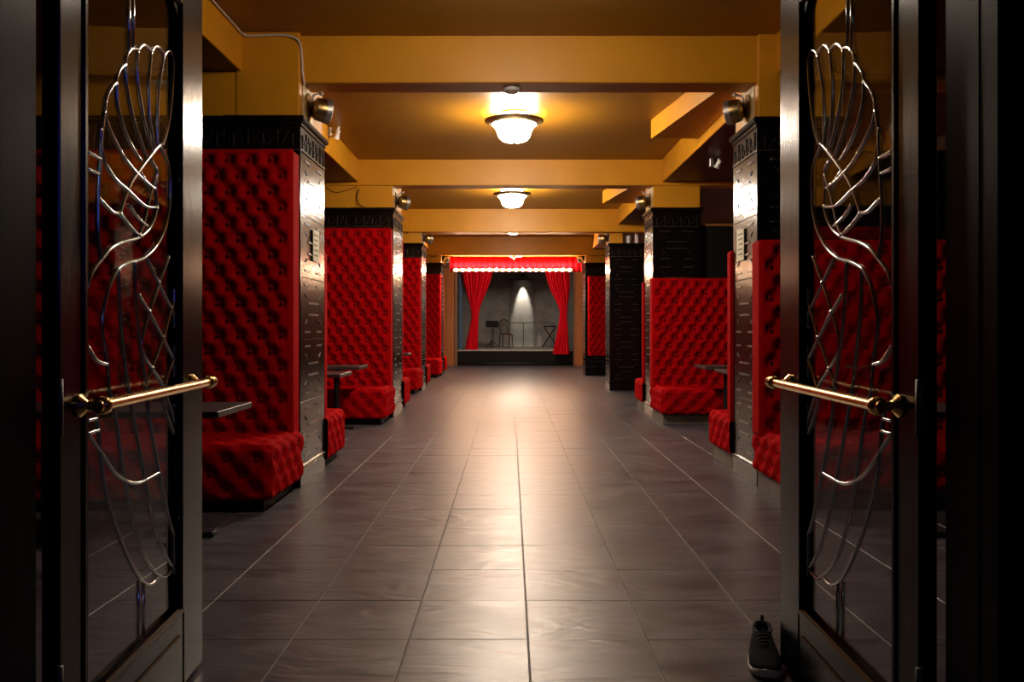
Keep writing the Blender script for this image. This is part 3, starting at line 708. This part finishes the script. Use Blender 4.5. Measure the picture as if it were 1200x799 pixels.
def curtain(label, prof, y, ztop, zbot, ztie, zprof, pleats, seed):
    t = thing('stage_curtain', label, 'curtain', (0, y, 0))
    rnd = random.Random(seed); ph = rnd.random()*6
    nu, nv = 130, 60; V = np.zeros((2*(nu), nv, 3))
    zs = np.linspace(ztop, zbot, nv)
    xl = np.interp(-zs, [-z for z in zprof], [p[0] for p in prof]); xr = np.interp(-zs, [-z for z in zprof], [p[1] for p in prof])
    for k in range(4):
        xl = np.convolve(np.pad(xl, 2, 'edge'), np.ones(5)/5, 'valid'); xr = np.convolve(np.pad(xr, 2, 'edge'), np.ones(5)/5, 'valid')
    for j in range(nv):
        wd = xr[j]-xl[j]; amp = min(0.085, 0.03+0.028/max(wd, 0.15))
        s = np.linspace(0, 1, nu)
        x = xl[j]+s*wd
        wv = amp*(0.75*np.sin(2*np.pi*pleats*s+ph)+0.35*np.sin(2*np.pi*pleats*1.63*s+2*ph+0.5*zs[j]))
        x = x + 0.012*np.cos(2*np.pi*pleats*s+ph)
        th = 0.03+0.09*np.sin(np.pi*s)*min(1, 0.3/max(wd, 0.1))
        V[:nu, j] = np.stack([x, wv-th/2, np.full(nu, zs[j])], -1)
        V[nu:, j] = np.stack([x[::-1], (wv+th/2)[::-1], np.full(nu, zs[j])], -1)
    W2 = 2*nu; i, j = np.meshgrid(np.arange(W2), np.arange(nv-1), indexing='ij'); a = i*nv+j; b = ((i+1) % W2)*nv+j
    q = np.stack([a, a+1, b+1, b], -1).reshape(-1, 4)
    link('drape', npmesh('drape', V.reshape(-1, 3), q, CURT), t)
    jt = int(np.argmin(np.abs(zs-ztie))); cx, hw = (xl[jt]+xr[jt])/2, (xr[jt]-xl[jt])/2
    autosmooth(MB().lathe([(1.0, -0.03), (1.05, -0.01), (1.05, 0.01), (1.0, 0.03)], 28, closed=False).build('tieback', CURT, t))
    tb = t.children[-1]; tb.location = (cx, 0, ztie); tb.scale = (hw+0.015, 0.105, 1)
    return t
curtain('red stage curtain tied at the waist, its foot on the stage boards', [(-1.55, -0.50), (-1.45, -0.66), (-1.30, -0.88), (-1.20, -1.0), (-1.24, -1.0), (-1.33, -1.02), (-1.42, -1.02)],
        YEND+0.22, 3.03, SZ+0.005, 1.68, [3.05, 2.5, 2.0, 1.68, 1.3, 0.9, SZ], 9, 3)
curtain('red stage curtain tied at the waist, its foot hanging over the stage front', [(1.04, 1.80), (1.17, 1.84), (1.40, 1.80), (1.55, 1.74), (1.50, 1.76), (1.40, 1.80), (1.30, 1.82)],
        YEND-0.17, 3.03, 0.36, 1.73, [3.05, 2.5, 2.0, 1.73, 1.3, 0.8, 0.36], 8, 5)
t = thing('curtain_rod', 'dark curtain rod over the stage opening', 'rod', (0.155, YEND-0.06, 3.10))
MB().tube([(-1.76, 0, 0), (1.76, 0, 0)], 0.02).build('rod', IRON, t, True)
for s in (-1.70, 0.3, 1.70): MB().box(s-0.02, s+0.02, 0.0, 0.06, -0.03, 0.03).build('bracket', IRON, t)

CH = mat('dark_wood', (0.030, 0.014, 0.010), 0.4)
t = thing('stage_chair', 'dark wooden chair with a red seat standing on the stage', 'chair', (-0.14, 28.3, SZ+0.006), R(18))
MB().lathe([(0.0, 0.44), (0.20, 0.44), (0.215, 0.455), (0.20, 0.48), (0.0, 0.49)], 24).build('seat', mat('dark_red_seat', (0.13, 0.012, 0.012), 0.6), t, True)
for sx in (-1, 1):
    MB().tube([(sx*0.16, -0.15, 0.44), (sx*0.19, -0.18, 0)], [0.020, 0.014]).build('leg', CH, t, True)
    MB().tube(catmull([(sx*0.19, 0.22, 0), (sx*0.165, 0.16, 0.44), (sx*0.17, 0.20, 0.70), (sx*0.15, 0.23, 0.86)]), 0.017).build('leg', CH, t, True)
MB().tube(catmull([(-0.15, 0.23, 0.86), (-0.09, 0.24, 0.93), (0, 0.245, 0.95), (0.09, 0.24, 0.93), (0.15, 0.23, 0.86)]), 0.018).build('top_rail', CH, t, True)
MB().tube(catmull([(-0.10, 0.165, 0.47), (-0.09, 0.20, 0.70), (0, 0.23, 0.80), (0.09, 0.20, 0.70), (0.10, 0.165, 0.47)]), 0.012).build('back_hoop', CH, t, True)
t = thing('music_stand', 'thin black folding music stand beside the stage chair', 'stand', (-0.62, 28.25, SZ))
MB().tube([(0, 0, 0.16), (0, 0, 0.78)], 0.012).build('pole', IRON, t)
for k in range(3):
    a = k*2*math.pi/3+0.4; MB().tube([(0, 0, 0.24), (0.27*math.cos(a), 0.27*math.sin(a), 0.012)], 0.011).build('leg', IRON, t)
MB().add([(-0.22, -0.05, 0.70), (0.22, -0.05, 0.70), (0.22, 0.06, 0.92), (-0.22, 0.06, 0.92), (-0.22, -0.035, 0.695), (0.22, -0.035, 0.695), (0.22, 0.075, 0.915), (-0.22, 0.075, 0.915)],
         [(0,1,2,3), (7,6,5,4), (0,4,5,1), (1,5,6,2), (2,6,7,3), (3,7,4,0)]).build('desk', IRON, t)
t = thing('stage_rail', 'slim pale rail on posts across the back of the stage', 'rail', (0.45, 29.6, SZ))
MB().tube([(-1.1, 0, 0.86), (1.15, 0, 0.86)], 0.014).build('bar', STGL, t)
for s in (-1.05, 0.02, 1.1):
    MB().tube([(s, 0, 0), (s, 0, 0.86)], 0.010).build('post', IRON, t); MB().lathe([(0.0, 0.0), (0.09, 0.0), (0.08, 0.012), (0.0, 0.014)], 16, (s, 0, 0)).build('foot', IRON, t)
t = thing('folding_stool', 'black cross-legged folding stool beside the curtain over the stage front', 'stool', (1.35, 28.3, SZ))
for yy in (-0.16, 0.16):
    MB().tube([(-0.26, yy, 0.01), (0.20, yy, 0.72)], 0.014).build('leg', IRON, t); MB().tube([(0.26, yy*0.85, 0.01), (-0.20, yy*0.85, 0.72)], 0.014).build('leg', IRON, t)
MB().bbox(-0.21, 0.21, -0.19, 0.19, 0.71, 0.745, 0.008).build('seat', BLKM, t)

# ------------------------------------------------------------------ glass doors
PANEU, PANEV = (0.138, 0.812), (0.275, 2.235)
DW, DH, DT = 1.05, 2.58, 0.042
def door_uv(px, py, hx, hy, fx, fy):
    """photo pixel -> (u, v) on the vertical plane through the hinge line and the free edge"""
    k = (px-CX)/F                                     # x = k*y
    dx, dy = fx-hx, fy-hy; L = math.hypot(dx, dy); dx /= L; dy /= L
    u = (k*hy-hx)/(dx-k*dy); y = hy+u*dy
    return (u, HC+(CY-py)/F*y)
CAMES = [  # traced on the door at the tall-booth side; the other door mirrors it
    [(122,130),(118,163),(117,186),(115,220),(114,250),(115,280),(119,303)],
    [(122,130),(124,115),(129,104),(136,96)], [(136,97),(137,88),(141,80),(147,75)], [(147,76),(148,65),(154,57),(161,58)],
    [(161,59),(165,54),(170,53),(177,60)], [(177,60),(181,55),(186,55),(192,65)], [(192,65),(195,61),(199,61),(204,70)],
    [(136,97),(137.5,124),(146,154),(158,178),(165,188)], [(147,76),(148,100),(156,140),(168,175),(173,186)],
    [(161,59),(161,95),(168,140),(177,175)], [(177,60),(174,100),(175,140),(180,172)], [(192,65),(186,100),(184,140),(184,170)],
    [(204,70),(201,110),(196,150),(189,172)],
    [(117,150),(121,186),(135,210),(151,224),(169,241),(183,243)], [(123,118),(124,140),(133,162),(149,190),(165,208),(182,222)],
    [(115,232),(119,236),(131,248),(140,251),(151,264),(163,276)], [(140,251),(146,232),(153,215),(163,200),(175,184),(187,170)],
    [(163,276),(168,262),(172,245),(176,228),(183,205)], [(151,240),(160,254),(172,265)], [(163,200),(170,212),(174,224)],
    [(187,170),(197,194),(199,230),(194,264),(183,288),(169,302),(153,307),(141,313),(135,320),(127,338),(120,370),(120.5,391),(126,428),(129,460),(135.6,490),(146,562),(161,631),(176,664),(191,676),(202,667)],
    [(187,170),(176,184),(183,200),(182,222),(183,244),(177,264),(165,277),(143,284),(129,292),(119,304),(107,320),(102,336)],
    [(138.6,316),(139,328),(140.7,366),(146,421),(151,457),(156.6,490),(170,562),(185,628),(200,661),(210.7,667),(215,652),(211,631),(200,616),(188,562),(174.6,487),(172.6,453),(166,417),(160,364),(157,306)],
    [(102,470),(113,487),(120.5,559),(134,613),(152,658),(167,681),(177.6,684),(186,674)],
    [(102,405),(107,413),(114,423),(125,427)], [(103,508),(117.5,529),(134,553),(149,563.7),(164,565),(187,553)],
    [(102,178),(117,186)], [(102,198),(115,204)], [(102,493),(113,490)], [(102,508),(115,504)],
    [(172.7,304),(186,332),(201,362),(212,384)], [(198,300),(186,332),(175,366),(166,398),(168,415),(178,432),(191,453),(206,500)],
    [(162,345),(175,366),(191,396),(203.5,421),(213,440)], [(212,340),(201,362),(191,396),(178,432),(170,455)], [(212,405),(203.5,421),(195,445),(191,469),(206,508),(214,470)],
]
STRAIGHT = [[(150.5,-14),(150.5,62)], [(155.5,-14),(155.5,57)], [(162,680),(162,775)], [(168,683),(168,770)]]
def glass_door(name, hx, hy, fx, fy, s, label):
    """s=+1: aisle on local +y, -1: aisle on local -y"""
    ang = math.atan2(fy-hy, fx-hx); t = thing(name, label, 'door', (hx, hy, 0.012), ang)
    def bx(u0, u1, a0, a1, v0, v1, nm, m=BLKP, b=0.004, par=None):
        y0, y1 = sorted((s*a0, s*a1)); return MB().bbox(u0, u1, y0, y1, v0, v1, b).build(nm, m, par or t)
    # depth axis a: 0 = aisle face, negative = into the door
    p0, p1, q0, q1 = PANEU[0]-0.025, PANEU[1]+0.025, PANEV[0]-0.025, PANEV[1]+0.025
    bx(0.0, p0, -DT, 0, 0, DH, 'hinge_stile'); bx(p1, DW, -DT, 0, 0, DH, 'lock_stile', b=0.012)
    bx(p0, p1, -DT, -0.001, 0, q0, 'bottom_rail'); bx(p0, p1, -DT, -0.001, q1, DH, 'top_rail')
    for (a0, a1) in ((-0.014, 0.006), (-DT-0.006, -DT+0.014)):
        bx(p0-0.004, p0+0.025, a0, a1, q0, q1, 'glazing_bead', b=0.008); bx(p1-0.025, p1+0.004, a0, a1, q0, q1, 'glazing_bead', b=0.008)
        bx(p0, p1, a0, a1, q0-0.004, q0+0.025, 'glazing_bead', b=0.008); bx(p0, p1, a0, a1, q1-0.025, q1+0.004, 'glazing_bead', b=0.008)
    bx(p0+0.03, p1-0.03, -0.004, 0.006, 0.07, q0-0.06, 'raised_panel', b=0.005)
    for (u, du) in ((PANEU[0], 1), (PANEU[1], -1)):                       # chamfered upper corners
        y0, y1 = sorted((-s*0.006, -s*(DT-0.006)))
        v = [(u-du*0.01, y0, PANEV[1]-0.06), (u+du*0.06, y0, PANEV[1]+0.01), (u-du*0.01, y0, PANEV[1]+0.01)]
        v += [(a, y1, c) for (a, b, c) in v]
        MB().add(v, [(0,1,2), (5,4,3), (0,3,4,1), (1,4,5,2), (2,5,3,0)]).build('corner_block', BLKP, t)
    gy = -s*DT/2
    MB().box(PANEU[0]-0.01, PANEU[1]+0.01, gy-0.003, gy+0.003, PANEV[0]-0.01, PANEV[1]+0.01).build('glass_pane', GLASS, t)
    for pl, k in [(c, 7) for c in CAMES]+[(c, 1) for c in STRAIGHT]:
        q = [door_uv(px, py, *LG) for (px, py) in pl]
        q = catmull(q, k) if k > 1 else q
        q = [(min(max(u, PANEU[0]+0.003), PANEU[1]-0.003), gy, min(max(v-0.012, PANEV[0]+0.003), PANEV[1]-0.003)) for (u, v) in q]
        MB().tube(q, 0.0054, 8, 1.2, up=(0, 1, 0)).build('lead_came', LEAD, t, True)
    for (px, py) in ((186,332),(175,366),(201,362),(191,396),(178,432),(203.5,421),(191,455),(187,170),(183,243),(163,276),(140,251)):
        u, v = door_uv(px, py, *LG); MB().sphere((min(u, PANEU[1]-0.012), gy, v-0.012), 0.0095, 10, 6, (1, 0.9, 1)).build('glass_jewel', LEAD, t, True)
    # brass pull bar
    hb = 1.00; u0, u1, a = 0.095, 0.925, 0.055
    bar = MB().tube([(u0-0.03, s*a, hb), (u1+0.035, s*a, hb)], 0.0145, 14).build('pull_bar', BRASS, t); autosmooth(bar)
    for u in (u0, u1):
        autosmooth(MB().lathe([(0.0, 0.0), (0.028, 0.0), (0.028, 0.006), (0.020, 0.013), (0.011, 0.022), (0.010, a-0.01), (0.0, a)], 20,
                              (0, 0, 0), 'y').build('rosette', BRASS, bar, loc=(u, 0, hb))).scale = (1, s, 1)
        MB().sphere((u, s*a, hb), 0.023, 16, 10).build('ball_joint', BRASS, bar, True)
    MB().sphere((u1+0.035, s*a, hb), 0.020, 14, 8).build('end_knob', BRASS, bar, True)
    for v in (0.30, 0.95, 2.02):
        bx(-0.012, 0.006, -0.012, 0.004, v, v+0.11, 'hinge', IRON, 0.002)
        MB().lathe([(0.0, 0.0), (0.009, 0.0), (0.009, 0.13), (0.0, 0.13)], 12, (-0.012, s*0.004, v-0.01)).build('hinge_pin', IRON, t, True)
    return t
LD = (-1.026, 1.885, -1.088, 2.93)
RD = (0.926, 1.875, 0.951, 2.94)
LG = (LD[0]-DT/2, LD[1], LD[2]-DT/2, LD[3])        # plane of the glass
glass_door('leaded_door', *LD, -1, 'open black door with leaded glass and brass bar, on the tall-booth side')
glass_door('leaded_door', *RD, 1, 'open black door with leaded glass and brass bar, on the low-booth side')

# ------------------------------------------------------------------ sneaker holding the door
t = thing('sneaker', 'black knit sneaker with off-white sole left on the floor by the door', 'shoe', (0.903, 2.950, 0.0), 0)
t.rotation_euler = (0, 0, R(-15)); t.scale = (1.12, 1.08, 1.0)
# local: toe towards -y, length 0.29
def shoe_half(tt):      # half width along the length, 0 = toe, 1 = heel
    return np.interp(tt, [0, 0.04, 0.12, 0.28, 0.45, 0.62, 0.80, 0.93, 1.0], [0.008, 0.028, 0.042, 0.050, 0.046, 0.038, 0.037, 0.030, 0.008])
def shoe_c(tt): return np.interp(tt, [0, 0.3, 0.6, 1], [0.006, 0.003, -0.004, 0.0])
T = np.linspace(0, 1, 40); L = 0.290
def outline(scale, z, lift=0.0):
    out = []
    for tt in T: out.append((shoe_c(tt)+shoe_half(tt)*scale, -L/2+tt*L, z+lift*max(0, 0.25-tt)**2*8))
    for tt in T[::-1]: out.append((shoe_c(tt)-shoe_half(tt)*scale, -L/2+tt*L, z+lift*max(0, 0.25-tt)**2*8))
    return out
rings = [outline(0.90, 0.0, 0.03), outline(1.03, 0.006, 0.03), outline(1.06, 0.014, 0.03), outline(1.04, 0.023, 0.03), outline(0.97, 0.026, 0.03)]
n = len(rings[0]); mb = MB(); vv = [p for r_ in rings for p in r_]
ff = [(j*n+i, j*n+(i+1) % n, (j+1)*n+(i+1) % n, (j+1)*n+i) for j in range(len(rings)-1) for i in range(n)]
ff += [tuple(range(n))[::-1], tuple(range((len(rings)-1)*n, len(rings)*n))]
autosmooth(mb.add(vv, ff).build('sole', SOLE, t), 50)
top = np.interp(T, [0, 0.05, 0.15, 0.30, 0.45, 0.58, 0.66, 0.80, 0.93, 1.0], [0.034, 0.048, 0.058, 0.072, 0.090, 0.104, 0.096, 0.090, 0.104, 0.100])
K = 14; vv = []
for tt, zt in zip(T, top):
    hw, c = shoe_half(tt)*1.0, shoe_c(tt)
    for k in range(K+1):
        a = math.pi*k/K; e = 0.72
        cx_ = math.copysign(abs(math.cos(a))**e, math.cos(a)); sz = abs(math.sin(a))**e
        z = 0.022+(zt-0.022)*sz
        if 0.60 < tt < 0.97 and 3 < k < K-3: z = 0.028+(zt-0.028)*(0.86 if (4 < k < K-4) else 0.98)-(0.035 if 4 < k < K-4 and 0.64 < tt < 0.95 else 0)
        vv.append((c+hw*cx_, -L/2+tt*L, z))
ff = [(i*(K+1)+k, i*(K+1)+k+1, (i+1)*(K+1)+k+1, (i+1)*(K+1)+k) for i in range(len(T)-1) for k in range(K)]
o = MB().add(vv, ff).build('upper', SHOEK, t, True)
ring = []
for k in range(28):
    a = 2*math.pi*k/28; tt = 0.80+0.17*math.cos(a); ring.append((float(shoe_c(tt))+0.026*math.sin(a), -L/2+tt*L, float(np.interp(tt, T, top))-0.004))
MB().tube(ring+[ring[0]], 0.007, 8).build('collar', SHOEL, t, True)
for k in range(5):
    tt = 0.36+0.055*k; z = float(np.interp(tt, T, top)); c = float(shoe_c(tt))
    MB().tube([(c-0.024, -L/2+tt*L, z-0.009), (c-0.008, -L/2+(tt+0.012)*L, z+0.002), (c+0.008, -L/2+(tt+0.018)*L, z+0.003), (c+0.024, -L/2+(tt+0.03)*L, z-0.006)], 0.0032, 6).build('lace', SHOEL, t, True)
MB().tube([(0, L/2-0.008, 0.092), (0, L/2+0.006, 0.108), (0, L/2-0.004, 0.118)], 0.006, 6).build('heel_tab', SHOEL, t, True)
